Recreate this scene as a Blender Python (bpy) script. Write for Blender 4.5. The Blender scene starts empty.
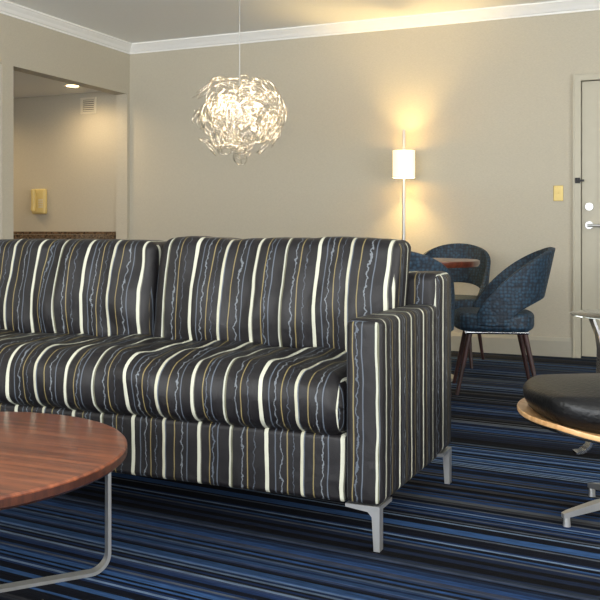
import bpy, bmesh, math, random
from mathutils import Vector, Matrix, noise
random.seed(11)
sc = bpy.context.scene
col = sc.collection
try:
    sc.view_settings.view_transform = 'Standard'
    sc.view_settings.exposure = 0.08
except Exception:
    pass

# ---------------------------------------------------------------- helpers
def lin(c):
    return tuple(((v/255)/12.92 if v/255 <= 0.04045 else ((v/255+0.055)/1.055)**2.4) for v in c) + (1.0,)

def newmat(name):
    m = bpy.data.materials.new(name); m.use_nodes = True
    nt = m.node_tree; b = nt.nodes['Principled BSDF']
    return m, nt, b

def N(nt, t, **kw):
    n = nt.nodes.new(t)
    for k, v in kw.items():
        setattr(n, k, v)
    return n

def math_(nt, op, a, b=None):
    n = nt.nodes.new('ShaderNodeMath'); n.operation = op
    for i, v in enumerate((a, b)):
        if v is None: continue
        if isinstance(v, (int, float)): n.inputs[i].default_value = v
        else: nt.links.new(v, n.inputs[i])
    return n.outputs[0]

def mat(name, rgb, rough=0.5, metal=0.0, var=0.06, scale=20, bump=0.0, coat=0.0, emis=None, estr=0, trans=0, spec=None):
    m, nt, b = newmat(name)
    c = lin(rgb)
    tc = N(nt, 'ShaderNodeTexCoord'); nz = N(nt, 'ShaderNodeTexNoise')
    nz.inputs['Scale'].default_value = scale; nz.inputs['Detail'].default_value = 4
    nt.links.new(tc.outputs['Object'], nz.inputs['Vector'])
    rp = N(nt, 'ShaderNodeValToRGB')
    rp.color_ramp.elements[0].position = 0.3; rp.color_ramp.elements[1].position = 0.7
    rp.color_ramp.elements[0].color = tuple(max(0, v*(1-var)) for v in c[:3])+(1,)
    rp.color_ramp.elements[1].color = tuple(min(1, v*(1+var)) for v in c[:3])+(1,)
    nt.links.new(nz.outputs['Fac'], rp.inputs['Fac'])
    nt.links.new(rp.outputs['Color'], b.inputs['Base Color'])
    b.inputs['Roughness'].default_value = rough; b.inputs['Metallic'].default_value = metal
    if coat: b.inputs['Coat Weight'].default_value = coat; b.inputs['Coat Roughness'].default_value = 0.12
    if trans: b.inputs['Transmission Weight'].default_value = trans
    if spec is not None: b.inputs['Specular IOR Level'].default_value = spec
    if emis: b.inputs['Emission Color'].default_value = lin(emis); b.inputs['Emission Strength'].default_value = estr
    if bump:
        bp = N(nt, 'ShaderNodeBump'); bp.inputs['Strength'].default_value = bump; bp.inputs['Distance'].default_value = 0.01
        nt.links.new(nz.outputs['Fac'], bp.inputs['Height']); nt.links.new(bp.outputs['Normal'], b.inputs['Normal'])
    return m

def root(name, loc=(0, 0, 0), rz=0):
    e = bpy.data.objects.new(name, None); col.objects.link(e)
    e.location = loc; e.rotation_euler = (0, 0, rz); e.empty_display_size = 0.1
    return e

def mk(name, bm, mats, parent=None, smooth=True, recalc=True):
    if recalc: bmesh.ops.recalc_face_normals(bm, faces=bm.faces)
    me = bpy.data.meshes.new(name); bm.to_mesh(me); bm.free()
    o = bpy.data.objects.new(name, me); col.objects.link(o)
    if not isinstance(mats, (list, tuple)): mats = [mats]
    for m in mats: me.materials.append(m)
    if smooth:
        for p in me.polygons: p.use_smooth = True
    if parent: o.parent = parent
    return o

def addbox(bm, x0, x1, y0, y1, z0, z1):
    vs = [bm.verts.new((x, y, z)) for x in (x0, x1) for y in (y0, y1) for z in (z0, z1)]
    for f in ((0,1,3,2),(4,6,7,5),(0,4,5,1),(2,3,7,6),(0,2,6,4),(1,5,7,3)):
        bm.faces.new([vs[i] for i in f])

def boxes(name, lst, m, parent=None, bev=0.0):
    bm = bmesh.new()
    for b in lst: addbox(bm, *b)
    if bev:
        bmesh.ops.bevel(bm, geom=bm.edges[:], offset=bev, segments=2, affect='EDGES', profile=0.7)
    return mk(name, bm, m, parent, smooth=False)

def rbox(name, c, h, r, m, parent=None, seg=0.03, deform=None, mode=None):
    r = min(r, min(h)*0.999)
    def ax(hh):
        ts = [r*math.tan(math.radians(a)) for a in (0, 12, 24, 35, 45)]
        inn = hh-r; n = max(1, int(round(2*inn/seg)))
        A = [-(inn+t) for t in reversed(ts)]
        A += [-inn+2*inn*i/n for i in range(1, n)]
        A += [inn+t for t in ts]
        out = []
        for a in A:
            if not out or abs(a-out[-1]) > 1e-5: out.append(a)
        return out
    axs = [ax(v) for v in h]
    bm = bmesh.new(); cache = {}
    C = Vector(c)
    def V(p):
        k = tuple(round(v, 5) for v in p)
        if k in cache: return cache[k]
        q = Vector([max(-(h[i]-r), min(h[i]-r, p[i])) for i in range(3)])
        d = Vector(p)-q
        w = q+d.normalized()*r if d.length > 1e-9 else q
        if deform: w = deform(w)
        v = bm.verts.new(w+C); cache[k] = v
        return v
    for a in range(3):
        b_, c_ = (a+1) % 3, (a+2) % 3
        for s in (-1, 1):
            for i in range(len(axs[b_])-1):
                for j in range(len(axs[c_])-1):
                    pts = []
                    for (ii, jj) in ((i, j), (i+1, j), (i+1, j+1), (i, j+1)):
                        p = [0, 0, 0]; p[a] = s*h[a]; p[b_] = axs[b_][ii]; p[c_] = axs[c_][jj]
                        pts.append(V(p))
                    if s < 0: pts.reverse()
                    try:
                        f = bm.faces.new(pts)
                    except ValueError:
                        continue
                    if mode == 'x': f.material_index = 1 if a == 0 else 0
                    elif mode == 'y': f.material_index = 0 if a == 1 else 1
    return mk(name, bm, m, parent)

def cyl(bm, p0, p1, r0, r1=None, n=20, caps=True):
    if r1 is None: r1 = r0
    p0, p1 = Vector(p0), Vector(p1); d = (p1-p0).normalized()
    u = d.orthogonal().normalized(); v = d.cross(u)
    a = [bm.verts.new(p0+r0*(math.cos(2*math.pi*i/n)*u+math.sin(2*math.pi*i/n)*v)) for i in range(n)]
    b = [bm.verts.new(p1+r1*(math.cos(2*math.pi*i/n)*u+math.sin(2*math.pi*i/n)*v)) for i in range(n)]
    for i in range(n):
        bm.faces.new((a[i], a[(i+1) % n], b[(i+1) % n], b[i]))
    if caps:
        bm.faces.new(a[::-1]); bm.faces.new(b)

def smooth_by_angle(o, deg=40):
    for p in o.data.polygons: p.use_smooth = True
    me = o.data
    bm = bmesh.new(); bm.from_mesh(me)
    for e in bm.edges:
        if len(e.link_faces) == 2 and e.calc_face_angle() > math.radians(deg): e.smooth = False
    bm.to_mesh(me); bm.free()

def cyls(name, lst, m, parent=None, n=20):
    bm = bmesh.new()
    for c in lst: cyl(bm, *c, n=n)
    o = mk(name, bm, m, parent); smooth_by_angle(o); return o

def lathe(name, prof, m, parent=None, n=48, loc=(0,0,0), close=True):
    bm = bmesh.new(); rings = []
    for (r, z) in prof:
        if r < 1e-6: rings.append([bm.verts.new((loc[0], loc[1], loc[2]+z))])
        else: rings.append([bm.verts.new((loc[0]+r*math.cos(2*math.pi*i/n), loc[1]+r*math.sin(2*math.pi*i/n), loc[2]+z)) for i in range(n)])
    for a, b in zip(rings[:-1], rings[1:]):
        for i in range(n):
            j = (i+1) % n
            if len(a) == 1 and len(b) == 1: continue
            if len(a) == 1: bm.faces.new((a[0], b[i], b[j]))
            elif len(b) == 1: bm.faces.new((a[i], a[j], b[0]))
            else: bm.faces.new((a[i], a[j], b[j], b[i]))
    o = mk(name, bm, m, parent); smooth_by_angle(o, 35); return o

def ribbon(name, pts, width_dir, w, t, m, parent=None):
    bm = bmesh.new(); wd = Vector(width_dir).normalized(); rings = []
    P = [Vector(p) for p in pts]
    for i, p in enumerate(P):
        tan = (P[min(i+1, len(P)-1)]-P[max(i-1, 0)]).normalized()
        nn = tan.cross(wd).normalized()
        rings.append([bm.verts.new(p+wd*sx*w/2+nn*sy*t/2) for sx, sy in ((-1,-1),(1,-1),(1,1),(-1,1))])
    for a, b in zip(rings[:-1], rings[1:]):
        for i in range(4): bm.faces.new((a[i], a[(i+1)%4], b[(i+1)%4], b[i]))
    bm.faces.new(rings[0][::-1]); bm.faces.new(rings[-1])
    o = mk(name, bm, m, parent); smooth_by_angle(o, 40); return o

# ---------------------------------------------------------------- materials
def wall_mat(name, rgb):
    m, nt, b = newmat(name)
    tc = N(nt, 'ShaderNodeTexCoord'); mp = N(nt, 'ShaderNodeMapping')
    mp.inputs['Scale'].default_value = (60, 60, 500)
    nz = N(nt, 'ShaderNodeTexNoise'); nz.inputs['Scale'].default_value = 1.0; nz.inputs['Detail'].default_value = 3
    nt.links.new(tc.outputs['Object'], mp.inputs['Vector']); nt.links.new(mp.outputs['Vector'], nz.inputs['Vector'])
    rp = N(nt, 'ShaderNodeValToRGB'); c = lin(rgb)
    rp.color_ramp.elements[0].position = .25; rp.color_ramp.elements[1].position = .75
    rp.color_ramp.elements[0].color = tuple(v*.9 for v in c[:3])+(1,)
    rp.color_ramp.elements[1].color = tuple(min(1, v*1.08) for v in c[:3])+(1,)
    nt.links.new(nz.outputs['Fac'], rp.inputs['Fac']); nt.links.new(rp.outputs['Color'], b.inputs['Base Color'])
    b.inputs['Roughness'].default_value = .75; b.inputs['Specular IOR Level'].default_value = .3
    return m
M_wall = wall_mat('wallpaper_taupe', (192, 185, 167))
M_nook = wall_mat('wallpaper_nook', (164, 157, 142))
M_ceil = mat('ceiling_paint', (242, 243, 240), .9, var=.012, scale=40)
M_crown = mat('crown_paint', (244, 244, 240), .5, var=.01)
M_base = mat('baseboard_paint', (172, 168, 154), .5, var=.02)
M_door = mat('door_paint', (188, 182, 162), .45, var=.02)
M_chrome = mat('brushed_chrome', (205, 207, 210), .22, 1.0, var=.03)
M_steel = mat('satin_steel', (190, 190, 188), .35, 0.85, var=.03)
M_brass = mat('aged_brass', (186, 164, 100), .4, .4, var=.04)
M_dark = mat('black_metal', (20, 20, 21), .4, .5)

def carpet():
    m, nt, b = newmat('striped_carpet')
    tc = N(nt, 'ShaderNodeTexCoord'); rot = N(nt, 'ShaderNodeMapping'); rot.inputs['Rotation'].default_value = (0, 0, math.radians(5))
    nt.links.new(tc.outputs['Object'], rot.inputs['Vector'])
    sp = N(nt, 'ShaderNodeSeparateXYZ')
    nt.links.new(rot.outputs['Vector'], sp.inputs[0])
    y = sp.outputs['Y']
    def stripes(width, stops, off):
        t = math_(nt, 'DIVIDE', math_(nt, 'ADD', y, off), width)
        f = math_(nt, 'FLOOR', t)
        wn = N(nt, 'ShaderNodeTexWhiteNoise', noise_dimensions='1D')
        nt.links.new(f, wn.inputs['W'])
        rp = N(nt, 'ShaderNodeValToRGB'); rp.color_ramp.interpolation = 'CONSTANT'
        els = rp.color_ramp.elements
        els[0].position = 0; els[0].color = lin(stops[0][1])
        els[1].position = stops[1][0]; els[1].color = lin(stops[1][1])
        for p, c in stops[2:]:
            e = els.new(p); e.color = lin(c)
        nt.links.new(wn.outputs['Value'], rp.inputs['Fac'])
        return rp.outputs['Color']
    A = stripes(0.0105, [(0, (11, 15, 26)), (.26, (28, 50, 88)), (.48, (54, 86, 130)), (.66, (112, 132, 156)), (.77, (16, 20, 30)), (.91, (82, 88, 96))], 50)
    B = stripes(0.0125, [(0, (9, 10, 14)), (.38, (24, 34, 54)), (.58, (60, 60, 62)), (.72, (24, 25, 30)), (.85, (92, 95, 98)), (.93, (42, 70, 112))], 70.003)
    nb = N(nt, 'ShaderNodeTexNoise', noise_dimensions='1D'); nb.inputs['Scale'].default_value = 2.4; nb.inputs['Detail'].default_value = 1
    nt.links.new(math_(nt, 'ADD', y, 11.3), nb.inputs['W'])
    rb = N(nt, 'ShaderNodeValToRGB'); rb.color_ramp.elements[0].position = .44; rb.color_ramp.elements[1].position = .56
    nt.links.new(nb.outputs['Fac'], rb.inputs['Fac'])
    mx = N(nt, 'ShaderNodeMix', data_type='RGBA')
    nt.links.new(rb.outputs['Color'], mx.inputs[0]); nt.links.new(A, mx.inputs[6]); nt.links.new(B, mx.inputs[7])
    mp = N(nt, 'ShaderNodeMapping'); mp.inputs['Scale'].default_value = (14, 160, 1)
    nz = N(nt, 'ShaderNodeTexNoise'); nz.inputs['Scale'].default_value = 1; nz.inputs['Detail'].default_value = 4
    nt.links.new(rot.outputs['Vector'], mp.inputs['Vector']); nt.links.new(mp.outputs['Vector'], nz.inputs['Vector'])
    r2 = N(nt, 'ShaderNodeValToRGB'); r2.color_ramp.elements[0].position = .3; r2.color_ramp.elements[1].position = .7
    r2.color_ramp.elements[0].color = (.45, .45, .45, 1); r2.color_ramp.elements[1].color = (1.0, 1.0, 1.0, 1)
    nt.links.new(nz.outputs['Fac'], r2.inputs['Fac'])
    m2 = N(nt, 'ShaderNodeMix', data_type='RGBA', blend_type='MULTIPLY'); m2.inputs[0].default_value = 1
    nt.links.new(mx.outputs[2], m2.inputs[6]); nt.links.new(r2.outputs['Color'], m2.inputs[7])
    nt.links.new(m2.outputs[2], b.inputs['Base Color'])
    b.inputs['Roughness'].default_value = .95; b.inputs['Specular IOR Level'].default_value = .1
    bp = N(nt, 'ShaderNodeBump'); bp.inputs['Strength'].default_value = .4; bp.inputs['Distance'].default_value = .004
    nt.links.new(nz.outputs['Fac'], bp.inputs['Height']); nt.links.new(bp.outputs['Normal'], b.inputs['Normal'])
    return m
M_carpet = carpet()

def sofa_fabric(name, axis):
    m, nt, b = newmat(name)
    tc = N(nt, 'ShaderNodeTexCoord'); sp = N(nt, 'ShaderNodeSeparateXYZ')
    nt.links.new(tc.outputs['Object'], sp.inputs[0])
    s = sp.outputs[axis]
    nz = N(nt, 'ShaderNodeTexNoise'); nz.inputs['Scale'].default_value = 5; nz.inputs['Detail'].default_value = 2
    nt.links.new(tc.outputs['Object'], nz.inputs['Vector'])
    s1 = math_(nt, 'ADD', s, math_(nt, 'MULTIPLY', math_(nt, 'SUBTRACT', nz.outputs['Fac'], .5), .02))
    nw = N(nt, 'ShaderNodeTexNoise'); nw.inputs['Scale'].default_value = 40; nw.inputs['Detail'].default_value = 3
    nt.links.new(tc.outputs['Object'], nw.inputs['Vector'])
    s2 = math_(nt, 'ADD', s1, math_(nt, 'MULTIPLY', math_(nt, 'SUBTRACT', nw.outputs['Fac'], .5), .030))
    def ramp(src, lst, base):
        f = math_(nt, 'FRACT', math_(nt, 'ADD', math_(nt, 'DIVIDE', src, .48), 20.0))
        rp = N(nt, 'ShaderNodeValToRGB'); rp.color_ramp.interpolation = 'CONSTANT'
        els = rp.color_ramp.elements
        els[0].position = 0; els[0].color = base
        first = True
        for p, w, c in lst:
            if first: e = els[1]; e.position = p; first = False
            else: e = els.new(p)
            e.color = lin(c)
            e = els.new(p+w); e.color = base
        nt.links.new(f, rp.inputs['Fac']); return rp.outputs['Color']
    cream = (196, 196, 178); ol = (124, 112, 74); gr = (84, 92, 102)
    A = ramp(s1, [(.04, .024, cream), (.064, .010, (92, 92, 82)), (.130, .008, ol), (.19, .006, gr), (.275, .013, (182, 183, 168)), (.288, .012, (98, 98, 80)), (.40, .008, ol),
                  (.53, .025, cream), (.60, .007, gr), (.68, .008, ol), (.775, .018, (184, 182, 160)), (.793, .010, (84, 92, 102)), (.86, .008, ol), (.96, .006, gr)], lin((24, 22, 24)))
    B = ramp(s2, [(.155, .007, gr), (.365, .007, (104, 110, 116)), (.45, .005, gr), (.64, .007, (104, 110, 116)), (.725, .005, gr), (.92, .008, (108, 114, 120))], (0, 0, 0, 1))
    mx = N(nt, 'ShaderNodeMix', data_type='RGBA', blend_type='LIGHTEN'); mx.inputs[0].default_value = 1
    nt.links.new(A, mx.inputs[6]); nt.links.new(B, mx.inputs[7])
    nt.links.new(mx.outputs[2], b.inputs['Base Color'])
    b.inputs['Roughness'].default_value = .50; b.inputs['Specular IOR Level'].default_value = .36
    nf = N(nt, 'ShaderNodeTexNoise'); nf.inputs['Scale'].default_value = 350
    nt.links.new(tc.outputs['Object'], nf.inputs['Vector'])
    nc = N(nt, 'ShaderNodeTexNoise'); nc.inputs['Scale'].default_value = 9; nc.inputs['Detail'].default_value = 2; nc.inputs['Distortion'].default_value = .5
    nt.links.new(tc.outputs['Object'], nc.inputs['Vector'])
    b1 = N(nt, 'ShaderNodeBump'); b1.inputs['Strength'].default_value = .4; b1.inputs['Distance'].default_value = .016
    nt.links.new(nc.outputs['Fac'], b1.inputs['Height'])
    bp = N(nt, 'ShaderNodeBump'); bp.inputs['Strength'].default_value = .3; bp.inputs['Distance'].default_value = .002
    nt.links.new(b1.outputs['Normal'], bp.inputs['Normal'])
    nt.links.new(nf.outputs['Fac'], bp.inputs['Height']); nt.links.new(bp.outputs['Normal'], b.inputs['Normal'])
    return m
FX = sofa_fabric('stripe_fabric_x', 'X'); FY = sofa_fabric('stripe_fabric_y', 'Y')
FAB = [FX, FY]

def wood(name, c1, c2, scale=1.0, rough=.3, coat=.5, ang=0):
    m, nt, b = newmat(name)
    tc = N(nt, 'ShaderNodeTexCoord'); mp = N(nt, 'ShaderNodeMapping')
    mp.inputs['Rotation'].default_value = (0, 0, ang)
    mp.inputs['Scale'].default_value = (2*scale, 38*scale, 6*scale)
    nz = N(nt, 'ShaderNodeTexNoise'); nz.inputs['Scale'].default_value = 1.5; nz.inputs['Detail'].default_value = 6; nz.inputs['Distortion'].default_value = .4
    nt.links.new(tc.outputs['Object'], mp.inputs['Vector']); nt.links.new(mp.outputs['Vector'], nz.inputs['Vector'])
    rp = N(nt, 'ShaderNodeValToRGB'); rp.color_ramp.elements[0].position = .3; rp.color_ramp.elements[1].position = .68
    rp.color_ramp.elements[0].color = lin(c1); rp.color_ramp.elements[1].color = lin(c2)
    nt.links.new(nz.outputs['Fac'], rp.inputs['Fac']); nt.links.new(rp.outputs['Color'], b.inputs['Base Color'])
    b.inputs['Roughness'].default_value = rough; b.inputs['Coat Weight'].default_value = coat; b.inputs['Coat Roughness'].default_value = .2
    return m
M_walnut = wood('walnut_top', (88, 44, 28), (148, 84, 52), ang=math.radians(-20))
M_edge = wood('walnut_edge', (50, 26, 18), (84, 46, 30))
M_ply = wood('bent_plywood', (196, 142, 86), (226, 182, 128), coat=.3)
M_mahog = wood('mahogany', (66, 30, 20), (108, 54, 34))
M_legwood = wood('dark_leg_wood', (34, 16, 14), (58, 28, 26), rough=.5, coat=0)
M_leather = mat('black_leather', (11, 11, 12), .38, var=.2, scale=90, bump=.2, spec=.4)

def chair_fabric():
    m, nt, b = newmat('blue_quilted_fabric')
    tc = N(nt, 'ShaderNodeTexCoord')
    v = N(nt, 'ShaderNodeTexVoronoi'); v.inputs['Scale'].default_value = 50; v.inputs['Randomness'].default_value = .5
    nt.links.new(tc.outputs['Object'], v.inputs['Vector'])
    rp = N(nt, 'ShaderNodeValToRGB'); rp.color_ramp.elements[0].position = .1; rp.color_ramp.elements[1].position = .65
    rp.color_ramp.elements[0].color = lin((38, 70, 92)); rp.color_ramp.elements[1].color = lin((12, 28, 42))
    nt.links.new(v.outputs['Distance'], rp.inputs['Fac']); nt.links.new(rp.outputs['Color'], b.inputs['Base Color'])
    b.inputs['Roughness'].default_value = .6
    bp = N(nt, 'ShaderNodeBump'); bp.inputs['Strength'].default_value = .5; bp.inputs['Distance'].default_value = .005; bp.invert = True
    nt.links.new(v.outputs['Distance'], bp.inputs['Height']); nt.links.new(bp.outputs['Normal'], b.inputs['Normal'])
    return m
M_blue = chair_fabric()

def granite():
    m, nt, b = newmat('granite')
    tc = N(nt, 'ShaderNodeTexCoord'); v = N(nt, 'ShaderNodeTexVoronoi'); v.inputs['Scale'].default_value = 90
    nt.links.new(tc.outputs['Object'], v.inputs['Vector'])
    rp = N(nt, 'ShaderNodeValToRGB'); rp.color_ramp.elements[0].color = lin((36, 32, 28)); rp.color_ramp.elements[1].color = lin((140, 114, 88))
    nt.links.new(v.outputs['Color'], rp.inputs['Fac']); nt.links.new(rp.outputs['Color'], b.inputs['Base Color'])
    b.inputs['Roughness'].default_value = .25
    return m
M_gran = granite()

# ---------------------------------------------------------------- room shell
H = 2.6; XL = -4.57; YB = 6.68; XR = 2.4; YF = -2.6
NX = -7.2; NZ = 2.2; OZ = 2.155
boxes('floor', [(NX-.1, XR+.1, YF-.1, YB+.3, -.1, 0)], M_carpet)
boxes('ceiling', [(NX-.1, XR+.1, YF-.1, YB+.3, H, H+.1)], M_ceil)
boxes('ceiling_nook', [(NX, XL-.12, 3.6, YB, NZ, NZ+.06)], M_ceil)
DX0, DX1, DZ = -.665, .255, 2.02
boxes('wall_back', [(NX, DX0, YB, YB+.14, 0, H), (DX1, XR, YB, YB+.14, 0, H), (DX0, DX1, YB, YB+.14, DZ, H), (DX0, DX1, YB+.12, YB+.14, 0, DZ)], M_wall)
boxes('wall_left', [(XL-.12, XL, YF, 3.9, 0, H), (XL-.12, XL, 3.9, YB-.04, OZ, H), (XL-.12, XL, 5.05, 5.17, 0, OZ), (XL-.12, XL, YB-.04, YB, 0, H)], M_wall)
RY0, RY1, RZ0, RZ1 = .2, 4.4, .3, 2.35
boxes('wall_right', [(XR, XR+.12, YF, RY0, 0, H), (XR, XR+.12, RY1, YB, 0, H), (XR, XR+.12, RY0, RY1, 0, RZ0), (XR, XR+.12, RY0, RY1, RZ1, H)], M_wall)
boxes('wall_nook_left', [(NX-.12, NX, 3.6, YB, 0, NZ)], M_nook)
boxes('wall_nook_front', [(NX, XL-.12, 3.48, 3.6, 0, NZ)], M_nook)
WX0, WX1, WZ0, WZ1 = -4.2, 1.9, .25, 2.4
boxes('wall_front', [(XL-.12, WX0, YF-.12, YF, 0, H), (WX1, XR+.12, YF-.12, YF, 0, H), (WX0, WX1, YF-.12, YF, 0, WZ0), (WX0, WX1, YF-.12, YF, WZ1, H)], M_wall)
fr = [(WX0, WX1, YF-.1, YF-.03, WZ0, WZ0+.05), (WX0, WX1, YF-.1, YF-.03, WZ1-.05, WZ1)]
for i in range(5):
    x = WX0+(WX1-WX0-.05)*i/4
    fr.append((x, x+.05, YF-.1, YF-.03, WZ0+.05, WZ1-.05))
boxes('window_1', fr, M_crown)
fr = [(XR+.03, XR+.1, RY0, RY1, RZ0, RZ0+.05), (XR+.03, XR+.1, RY0, RY1, RZ1-.05, RZ1)]
for i in range(4):
    y_ = RY0+(RY1-RY0-.05)*i/3
    fr.append((XR+.03, XR+.1, y_, y_+.05, RZ0+.05, RZ1-.05))
boxes('fill_window', fr, M_crown)  # unseen window, added so extra light reaches back wall and sofa arm

def sweep_profile(name, prof, p0, p1, inward, m):
    bm = bmesh.new(); p0, p1, inn = Vector(p0), Vector(p1), Vector(inward)
    A = [bm.verts.new(p0+inn*a+Vector((0, 0, z))) for a, z in prof]
    B = [bm.verts.new(p1+inn*a+Vector((0, 0, z))) for a, z in prof]
    n = len(prof)
    for i in range(n): bm.faces.new((A[i], A[(i+1)%n], B[(i+1)%n], B[i]))
    bm.faces.new(A[::-1]); bm.faces.new(B)
    return mk(name, bm, m, smooth=False)
cp = [(0, -.105), (.012, -.105), (.016, -.09), (.03, -.082), (.05, -.055), (.075, -.032), (.085, -.02), (.095, -.016), (.095, 0), (0, 0)]
cp = [(a*.78, H+z*.78) for a, z in cp]
sweep_profile('trim_1', cp, (XL, YB, 0), (XR, YB, 0), (0, -1, 0), M_crown)
sweep_profile('trim_2', cp, (XL, YF, 0), (XL, YB, 0), (1, 0, 0), M_crown)
bpf = [(0, 0), (.016, 0), (.016, .115), (.010, .13), (.006, .14), (0, .14)]
sweep_profile('baseboard_back', bpf, (XL, YB, 0), (DX0-.05, YB, 0), (0, -1, 0), M_base)
sweep_profile('baseboard_left', bpf, (XL, YF, 0), (XL, 3.9, 0), (1, 0, 0), M_base)
sweep_profile('baseboard_right', bpf, (XR, YF, 0), (XR, YB, 0), (-1, 0, 0), M_base)

# door
dr = root('door_1', ((DX0+DX1)/2, YB, 0))
hw = (DX1-DX0)/2
boxes('slab', [(-hw+.006, hw-.006, .03, .075, .008, DZ-.006)], M_door, dr)
boxes('frame', [(-hw-.05, -hw+.004, -.02, .0, 0, DZ+.05), (hw-.004, hw+.05, -.02, 0, 0, DZ+.05), (-hw+.004, hw-.004, -.02, 0, DZ-.004, DZ+.05),
                (-hw-.05, -hw-.040, -.028, -.02, 0, DZ+.05), (-hw-.040, hw+.040, -.028, -.02, DZ+.04, DZ+.05)], M_door, dr)
pb = []
for (a, b_, z0, z1) in ((-hw+.12, hw-.12, 1.12, 1.90), (-hw+.12, hw-.12, .2, .95)):
    pb += [(a, a+.02, .022, .03, z0, z1), (b_-.02, b_, .022, .03, z0, z1), (a+.02, b_-.02, .022, .03, z0, z0+.02), (a+.02, b_-.02, .022, .03, z1-.02, z1)]
boxes('panel_moulding', pb, M_door, dr)
cyls('deadbolt', [((-hw+.06, .03, 1.10), (-hw+.06, .005, 1.10), .028), ((-hw+.06, .005, 1.10), (-hw+.06, -.01, 1.10), .013)], M_steel, dr)
cyls('lever_handle', [((-hw+.06, .03, .965), (-hw+.06, .01, .965), .028), ((-hw+.06, .01, .965), (-hw+.06, -.03, .965), .012), ((-hw+.05, -.03, .965), (-hw+.185, -.03, .96), .011, .009)], M_steel, dr)
boxes('security_latch', [(-hw-.035, -hw+.0, -.035, -.02, 1.27, 1.31), (-hw-.02, -hw+.03, -.045, -.035, 1.28, 1.296)], M_dark, dr, bev=.003)

ls = root('light_switch', (-.82, YB, 1.20))
rbox('plate', (0, -.004, 0), (.035, .004, .057), .003, M_brass, ls)
boxes('toggle', [(-.006, .006, -.02, -.006, -.004, .014)], M_brass, ls, bev=.001)

# nook contents
kc = root('kitchen_counter', (-5.9, 6.38, 0))
boxes('granite_top', [(-1.28, 1.19, -.30, .28, .85, .89)], M_gran, kc, bev=.004)
boxes('cabinet', [(-1.28, 1.19, -.26, .28, .08, .85), (-1.28, 1.19, -.20, .28, .0, .08)], M_mahog, kc)
boxes('backsplash', [(-1.28, 1.19, .28, .298, .85, .915)], M_gran, kc)
boxes('drawer_fronts', [(-1.27+i*.41, -1.27+i*.41+.40, -.278, -.26, .12, .83) for i in range(6)], M_mahog, kc, bev=.003)
vt = root('air_vent', (-5.02, YB, 2.08))
vm = mat('vent_paint', (214, 206, 186), .5, var=.02)
M_vent_shade = mat('vent_shadow', (96, 88, 76), .7)
boxes('frame', [(-.085, .085, -.012, 0, .055, .075), (-.085, .085, -.012, 0, -.075, -.055), (-.085, -.065, -.012, 0, -.055, .055), (.065, .085, -.012, 0, -.055, .055)], vm, vt)
boxes('louvres', [(-.065, .065, -.010, 0, -.05+i*.018, -.040+i*.018) for i in range(6)], vm, vt)
boxes('louvre_shade', [(-.065, .065, -.002, 0, -.055, .055)], M_vent_shade, vt)  # flat dark sheet, paints the shade between the louvres
M_phone = mat('cream_plastic', (212, 192, 128), .4, var=.03)
ph = root('wall_telephone', (-5.57, YB, 1.20))
rbox('base', (0, -.025, 0), (.08, .025, .12), .018, M_phone, ph)
def hd(v):
    k = abs(v.z)/.11
    v.y -= .015*max(0, k-.45); return v
rbox('handset', (-.032, -.072, 0.01), (.022, .018, .105), .016, M_phone, ph, seg=.015, deform=hd)
rbox('handset_cradle', (-.032, -.052, .01), (.015, .012, .05), .006, M_phone, ph)
boxes('keypad', [(.012+i*.018, .024+i*.018, -.053, -.049, -.06+j*.022, -.046+j*.022) for i in range(3) for j in range(4)], vm, ph)
M_lens = mat('downlight_lens', (255, 240, 210), emis=(255, 214, 150), estr=12)
def downlight(x, y, z, e=24):
    d = root('recessed_downlight', (x, y, z))
    lathe('trim', [(.055, -.002), (.085, -.006), (.088, 0), (.055, 0)], M_crown, d)
    lathe('lens', [(0, -.003), (.055, -.003)], M_lens, d)
    l = bpy.data.lights.new('downlight_bulb', 'SPOT'); l.energy = e; l.color = (1, .74, .42); l.spot_size = 2.9; l.spot_blend = .8; l.shadow_soft_size = .05
    o = bpy.data.objects.new('downlight_bulb', l); col.objects.link(o); o.parent = d; o.location = (0, 0, -.03)
downlight(-4.91, 6.30, NZ, 18); downlight(-6.2, 6.0, NZ); downlight(-5.7, 4.7, NZ)

# ---------------------------------------------------------------- sofa
SR = math.radians(-1.6)
cw = Vector((-.79, 2.42, 0)); lc = Matrix.Rotation(SR, 3, 'Z') @ Vector((1.11, -.38, 0))
S = root('sofa', tuple(cw-lc), SR)
rbox('base_rail', (0, 0.01, .225), (1.0, .385, .10), .018, FAB, S, mode='x', seg=.06)
rbox('arm_right', (1.055, -.09, .40), (.055, .30, .270), .022, FAB, S, mode='y')
rbox('arm_left', (-1.055, -.09, .40), (.055, .30, .270), .022, FAB, S, mode='y')
def fb(v):
    if v.z > .2: v.z += .006*math.sin(v.x*7)
    return v
rbox('back_frame', (0, .30, .452), (1.11, .10, .322), .035, FAB, S, mode='x', deform=fb, seg=.05)
def crease(x, t, seed, n=6, w=.012):
    """sum of a few sharp-ish dents radiating from the seam line"""
    r = random.Random(seed); s = 0
    for i in range(n):
        x0 = r.uniform(-1, 1); ln = r.uniform(.25, .8); sl = r.uniform(-.12, .12); ww = w*r.uniform(.7, 1.6)
        s += r.uniform(.4, 1)*math.exp(-((x-x0-sl*t)/ww)**2)*max(0, 1-t/ln)
    return s
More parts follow.
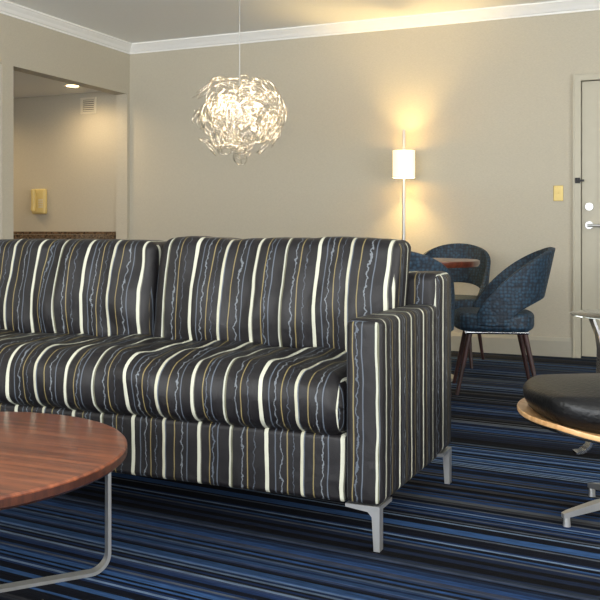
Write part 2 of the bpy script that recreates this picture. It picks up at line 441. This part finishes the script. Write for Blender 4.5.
def seat_def(v):
    hx, hy, hz = .995, .29, .10
    if v.z > -.03:
        k = (v.z+.03)/.13
        v.z += k*(.020*(1-(v.x/hx)**4)*(1-abs(v.y/hy)**3) + .018*noise.noise(Vector((v.x*5, v.y*6, 3)))+.012*noise.noise(Vector((v.x*13, v.y*7, 5))))
        v.z -= k*.007*crease(v.x, max(0, (.2-v.y)/.5), 21, n=16, w=.018)
    if v.y < -.15:
        k = (-v.y-.15)/.14
        v.y -= k*(.026*(1-(v.z/hz)**2)+.012*noise.noise(Vector((v.x*7, 1, v.z*9))))
        v.y += k*.007*crease(v.x, max(0, (v.z+hz)/(2*hz)), 5, n=22, w=.014)
        v.z += k*.010*noise.noise(Vector((v.x*10, 4, 0)))
    e = abs(v.x)/hx
    if e > .93 and v.z > 0: v.z -= .025*((e-.93)/.07)**2
    return v
rbox('seat_cushion', (0, -.09, .415), (.997, .30, .097), .045, FAB, S, mode='x', deform=seat_def, seg=.014)
def back_def(seed, hz, tilt=0.0, hx=.475):
    def f(v):
        ex = 1-(abs(v.x)/hx)**4; ez = 1-(abs(v.z)/hz)**2
        b_ = .04*max(0, ex)*max(0, ez)
        if v.y < 0:
            v.y -= b_
            n = noise.noise(Vector((v.x*5+seed, v.z*5, seed)))
            n2 = noise.noise(Vector((v.x*14+seed, v.z*9, seed*2)))
            v.y += .016*n+.011*n2
            v.y += .007*crease(v.x*2, (hz-v.z)/(2*hz), int(seed*10), n=12, w=.03)
            v.y += .006*crease(v.x*2, (v.z+hz)/(2*hz), int(seed*10)+3, n=10, w=.03)
        if v.z > 0:
            k = (v.z/hz)
            v.z += k*(.004*max(0, ex)+.010*noise.noise(Vector((v.x*5+seed, 0, 0)))+.004*noise.noise(Vector((v.x*16+seed, 0, 0))))
        v.y += .13*v.z
        v.x += tilt*v.z
        return v
    return f
rbox('back_cushion_1', (.545, .10, .695), (.466, .085, .203), .036, FAB, S, mode='x', deform=back_def(2.3, .203, .06), seg=.014)
rbox('back_cushion_2', (-.405, .10, .690), (.478, .085, .198), .036, FAB, S, mode='x', deform=back_def(8.1, .198, -.01), seg=.014)
def sofa_leg(nm, x, y, sx, sy):
    bm = bmesh.new()
    prof = [(0, .13), (-.105, .13), (-.105, .12), (-.036, .112), (-.024, .098), (-.018, 0), (0, 0)]
    A = [bm.verts.new((x+sx*a, y, z)) for a, z in prof]
    B = [bm.verts.new((x+sx*a, y+sy*.03, z)) for a, z in prof]
    n = len(prof)
    for i in range(n): bm.faces.new((A[i], A[(i+1)%n], B[(i+1)%n], B[i]))
    bm.faces.new(A[::-1]); bm.faces.new(B)
    addbox(bm, min(x, x-sx*.03), max(x, x-sx*.03), min(y+sy*.03, y+sy*.11), max(y+sy*.03, y+sy*.11), .118, .13)
    mk(nm, bm, M_steel, S, smooth=False)
sofa_leg('leg_1', 1.105, -.385, 1, 1); sofa_leg('leg_2', -1.105, -.385, -1, 1)
sofa_leg('leg_3', 1.105, .395, 1, -1); sofa_leg('leg_4', -1.105, .395, -1, -1)
for o in S.children:
    for v in o.data.vertices: v.co.y -= .04*(1.11-v.co.x)

# ---------------------------------------------------------------- coffee table
T = root('coffee_table', (-1.713, 1.643, 0))
lathe('top', [(0, .38), (.47, .38), (.476, .379), (.48, .375), (.48, .372)], M_walnut, T, n=128)
lathe('top_edge', [(.48, .372), (.48, .355), (.472, .348), (0, .348)], M_edge, T, n=128)
for k, a in enumerate((50, 140)):
    a = math.radians(a); dx, dy = math.cos(a), math.sin(a); R = .445; rc = .05
    pts = [(-R, .347)]
    pts += [(-R, .2), (-R, rc+.006)]
    for i in range(1, 9):
        t = math.pi/2*i/8; pts.append((-R+rc-rc*math.cos(t), .006+rc-rc*math.sin(t)))
    full = pts+[(-x, z) for x, z in reversed(pts)]
    ribbon('sled_frame_%d' % (k+1), [(x*dx, x*dy, z) for x, z in full], (-dy, dx, 0), .032, .009, M_steel, T)

# ---------------------------------------------------------------- ottoman
O = root('lounge_ottoman', (-.125, 3.02, 0), math.radians(18))
def squ(a, b_):
    def f(v):
        x, y = v.x/a, v.y/b_
        return Vector((v.x*math.sqrt(max(0, 1-.36*y*y)), v.y*math.sqrt(max(0, 1-.36*x*x)), v.z))
    return f
s1 = squ(.36, .28)
CURL = .040
def od(v):
    x = v.x/.36; y = v.y/.28
    w = s1(v); h = w.z
    if h > 0: h = h*(1-.55*x*x)+.036*(1-x*x)*(1-y*y)
    rr = math.hypot(v.x, v.y)
    if v.z > 0: h -= .02*math.exp(-(rr/.04)**2)
    w.z = h + CURL*x*x
    return w
rbox('cushion', (0, 0, .364), (.356, .275, .055), .05, M_leather, O, seg=.02, deform=od)
s2 = squ(.37, .29)
def sd(v):
    x = v.x/.37
    w = s2(v); w.z = v.z+CURL*x*x
    return w
rbox('plywood_shell', (0, 0, .302), (.376, .294, .008), .004, M_ply, O, seg=.03, deform=sd)
rbox('shell_underside', (0, 0, .290), (.362, .28, .0045), .003, M_dark, O, seg=.03, deform=sd)
lathe('button', [(0, .410), (.012, .408), (.014, .400)], M_leather, O)
cyls('column', [((0, 0, .06), (0, 0, .288), .022), ((0, 0, .27), (0, 0, .288), .08), ((0, 0, .045), (0, 0, .09), .035)], M_dark, O)
bm = bmesh.new()
for k in range(4):
    a = math.radians(200+90*k); d = Vector((math.cos(a), math.sin(a), 0)); p = Vector((-d.y, d.x, 0))
    r_ = []
    for (rr, z0, z1, w) in ((.02, .05, .085, .018), (.15, .045, .07, .014), (.25, .03, .048, .011), (.27, .028, .042, .008)):
        r_.append([bm.verts.new(d*rr+p*s*w+Vector((0, 0, z))) for s, z in ((-1, z0), (1, z0), (1, z1), (-1, z1))])
    for A, B in zip(r_[:-1], r_[1:]):
        for i in range(4): bm.faces.new((A[i], A[(i+1)%4], B[(i+1)%4], B[i]))
    bm.faces.new(r_[0][::-1]); bm.faces.new(r_[-1])
    q = d*.255; cyl(bm, (q.x, q.y, 0), (q.x, q.y, .03), .012, .010, n=12)
mk('star_base', bm, M_steel, O, smooth=False)

# ---------------------------------------------------------------- glass side table
G = root('glass_side_table', (-.18, 3.89, 0))
M_glass = mat('clear_glass', (225, 236, 232), .02, var=0, trans=1.0)
lathe('glass_top', [(0, .581), (.246, .581), (.25, .579), (.246, .575), (0, .575)], M_glass, G, n=64)
lp = [(.17, .574), (.165, .55), (.145, .50), (.135, .44), (.136, .36), (.145, .26), (.158, .16), (.17, .08), (.185, .035), (.21, .014), (.24, .008)]
for k in range(3):
    a = math.radians(203+120*k); dx, dy = math.cos(a), math.sin(a)
    ribbon('leg_%d' % (k+1), [(r*dx, r*dy, z) for r, z in lp], (-dy, dx, 0), .055, .010, M_chrome, G)
lathe('ring', [(.122, .43), (.133, .43), (.133, .45), (.122, .45), (.122, .43)], M_chrome, G)

# ---------------------------------------------------------------- dining set
DT = root('dining_table', (-1.50, 5.36, 0))
lathe('top', [(0, .745), (.36, .745), (.37, .74), (.37, .72), (.36, .705), (0, .705)], M_mahog, DT, n=96)
lathe('pedestal', [(.03, .70), (.12, .70), (.12, .69), (.035, .67), (.035, .05), (.06, .035), (.22, .015), (.22, 0), (0, 0)], M_steel, DT)

def dining_chair(loc, face):
    C = root('dining_chair', loc, face)
    def sdm(v):
        x, y = v.x/.24, v.y/.245
        w = Vector((v.x*math.sqrt(max(0, 1-.4*y*y)), v.y*math.sqrt(max(0, 1-.4*x*x)), v.z))
        if w.z > 0: w.z += .012*(1-x*x)*(1-y*y)
        return w
    rbox('seat', (0.01, 0, .410), (.232, .235, .050), .03, M_blue, C, seg=.03, deform=sdm)
    bm = bmesh.new(); na, nz_ = 44, 12; g = []
    for i in range(na+1):
        a = math.radians(-118+236*i/na)
        k = abs(a)/math.radians(118)
        top = .47+.36*(max(0, math.cos(k*math.pi/2))**.9)
        bot = .405+.145*max(0, math.cos(k*math.pi/2*1.5))**.6 if k*1.5 < 1 else .395
        row = []
        for j in range(nz_+1):
            z = bot+(top-bot)*j/nz_
            fl = (z-.42)
            r = .235+.03*fl+.22*fl*max(0, math.cos(a))*(1-.25*fl)
            row.append(bm.verts.new((-r*math.cos(a), r*math.sin(a)*1.02, z)))
        g.append(row)
    for i in range(na):
        for j in range(nz_):
            bm.faces.new((g[i][j], g[i+1][j], g[i+1][j+1], g[i][j+1]))
    o = mk('back_shell', bm, M_blue, C)
    m = o.modifiers.new('solid', 'SOLIDIFY'); m.thickness = .028; m.offset = 0
    m = o.modifiers.new('bev', 'BEVEL'); m.width = .010; m.segments = 3; m.limit_method = 'ANGLE'; m.angle_limit = math.radians(50)
    legs = []
    for sx in (-1, 1):
        for sy in (-1, 1):
            legs.append(((sx*.15, sy*.15, .36), (sx*.225, sy*.19, 0), .017, .010))
    cyls('legs', legs, M_legwood, C)
    cyls('under_frame', [((-.17, -.165, .352), (.17, -.165, .352), .010), ((-.17, .165, .352), (.17, .165, .352), .010), ((.17, -.165, .352), (.17, .165, .352), .010), ((-.17, -.165, .352), (-.17, .165, .352), .010)], M_chrome, C)
    return C
dining_chair((-.99, 5.14, 0), math.radians(196))
dining_chair((-1.48, 6.08, 0), math.radians(-88))
dining_chair((-1.36, 4.60, 0), math.radians(92))

# ---------------------------------------------------------------- floor lamp
L = root('floor_lamp', (-1.945, 6.50, 0))
cyls('pole', [((0, .0, .015), (0, .0, 1.70), .011)], M_steel, L)
lathe('base', [(0, 0), (.13, 0), (.13, .012), (.12, .018), (0, .018)], M_steel, L)
M_shade, nt, b = newmat('linen_shade')
b.inputs['Base Color'].default_value = lin((250, 240, 215)); b.inputs['Roughness'].default_value = .8
b.inputs['Emission Color'].default_value = lin((255, 230, 176))
nz = N(nt, 'ShaderNodeTexNoise'); nz.inputs['Scale'].default_value = 30
nt.links.new(math_(nt, 'ADD', math_(nt, 'MULTIPLY', nz.outputs['Fac'], .3), .85), b.inputs['Emission Strength'])
lathe('shade', [(.083, 1.33), (.085, 1.33), (.085, 1.54), (.083, 1.54), (.083, 1.33)], M_shade, L)
cyls('shade_spider', [((-.083, 0, 1.50), (.083, 0, 1.50), .0015)], M_steel, L, n=8)
def point(name, par, loc, e, c, r=.03):
    l = bpy.data.lights.new(name, 'POINT'); l.energy = e; l.color = c; l.shadow_soft_size = r
    o = bpy.data.objects.new(name, l); col.objects.link(o); o.location = loc
    if par: o.parent = par
    return o
point('lamp_bulb', L, (0, .04, 1.435), 44, (1, .68, .26), .025)

# ---------------------------------------------------------------- pendant
PZ = 1.57
P = root('wire_ball_pendant_light', (-2.305, 4.46, PZ))
M_wire = mat('aluminium_wire', (236, 231, 220), .22, 1.0, var=.03)
cu = bpy.data.curves.new('wire_tangle', 'CURVE'); cu.dimensions = '3D'; cu.bevel_depth = .0016; cu.bevel_resolution = 1; cu.resolution_u = 6
R = .29
def rv(): return Vector((random.gauss(0, 1), random.gauss(0, 1), random.gauss(0, 1))).normalized()
for k in range(150):
    d = rv()
    lr = random.uniform(.035, .085)
    rad = (R-lr*.35)*random.choice((random.uniform(.5, .8), random.uniform(.82, .97)))
    nrm = (d+rv()*random.uniform(.1, .55)).normalized()
    u = nrm.orthogonal().normalized()
    u = Matrix.Rotation(random.uniform(0, 6.28), 3, nrm) @ u
    v = nrm.cross(u)
    turns = random.uniform(1.2, 2.6); n = int(turns*14)
    sp = cu.splines.new('NURBS'); sp.points.add(n-1); sp.order_u = 4; sp.use_endpoint_u = True
    tdir = nrm.cross(rv()).normalized()*random.uniform(.02, .08)
    ec = random.uniform(.75, 1)
    for i in range(n):
        t = 2*math.pi*turns*i/n; q = i/n
        rr = lr*(1-.4*q)
        p = d*rad+u*rr*math.cos(t)+v*rr*ec*math.sin(t)+tdir*q+nrm*.012*math.sin(t*.7)
        s = 1+.12*(p.z/R)
        sp.points[i].co = (p.x*s, p.y*s, p.z*.98-.04*math.exp(-(p.x**2+p.y**2)/.008)*(1 if p.z > 0 else 0), 1)
ow = bpy.data.objects.new('wire_tangle', cu); col.objects.link(ow); cu.materials.append(M_wire); ow.parent = P
cyls('cord', [((0, 0, 0.05), (0, 0, H-PZ-.02), .0022)], M_steel, P, n=8)
lathe('canopy', [(0, H-PZ), (.06, H-PZ), (.055, H-PZ-.02), (0, H-PZ-.025)], M_steel, P)
cyls('hub', [((0, 0, -.03), (0, 0, .05), .014)], M_steel, P)
M_bulb = mat('bulb_glow', (255, 235, 200), emis=(255, 215, 150), estr=9)
bm = bmesh.new()
bl = []
for k in range(6):
    a = k*math.pi/3; z = .06*(-1)**k; p = Vector((.10*math.cos(a), .10*math.sin(a), z))
    bmesh.ops.create_icosphere(bm, subdivisions=2, radius=.010, matrix=Matrix.Translation(p))
    bl.append(p)
mk('bulbs', bm, M_bulb, P)
cyls('bulb_arms', [((0, 0, 0), tuple(p*.9), .002) for p in bl], M_steel, P, n=8)
for p in bl[::2]:
    point('pendant_bulb', P, tuple(p*1.25), 3.2, (1, .76, .48), .02)

# ---------------------------------------------------------------- daylight
w = bpy.data.worlds.new('world'); sc.world = w; w.use_nodes = True
bg = w.node_tree.nodes['Background']; bg.inputs['Color'].default_value = (.88, .93, 1, 1); bg.inputs['Strength'].default_value = 1.5
def area(name, loc, rot, sx, sy, e, c):
    al = bpy.data.lights.new(name, 'AREA'); al.shape = 'RECTANGLE'; al.size = sx; al.size_y = sy
    al.energy = e; al.color = c
    ao = bpy.data.objects.new(name, al); col.objects.link(ao); ao.location = loc; ao.rotation_euler = rot
area('window_daylight', ((WX0+WX1)/2, YF-.16, (WZ0+WZ1)/2), (math.radians(90), 0, 0), WX1-WX0, WZ1-WZ0, 300, (.94, .97, 1))
# added fill lamp outside the front window, aimed up to brighten the ceiling
area('ceiling_fill', ((WX0+WX1)/2, YF-1.6, -.4), (math.radians(145), 0, 0), 6, 2.4, 620, (1, .97, .92))
area('right_fill', (XR+.16, (RY0+RY1)/2, (RZ0+RZ1)/2), (math.radians(90), 0, math.radians(90)), RY1-RY0, RZ1-RZ0, 105, (1, .97, .92))  # added fill lamp behind the made-up right window

# ---------------------------------------------------------------- camera
cam = bpy.data.cameras.new('camera'); co = bpy.data.objects.new('camera', cam); col.objects.link(co)
co.location = (0, 0, .93); co.rotation_euler = (math.radians(90), 0, math.radians(23.4))
cam.sensor_width = 36; cam.lens = 878/600*36; cam.shift_y = -70/600; cam.clip_start = .05
sc.camera = co
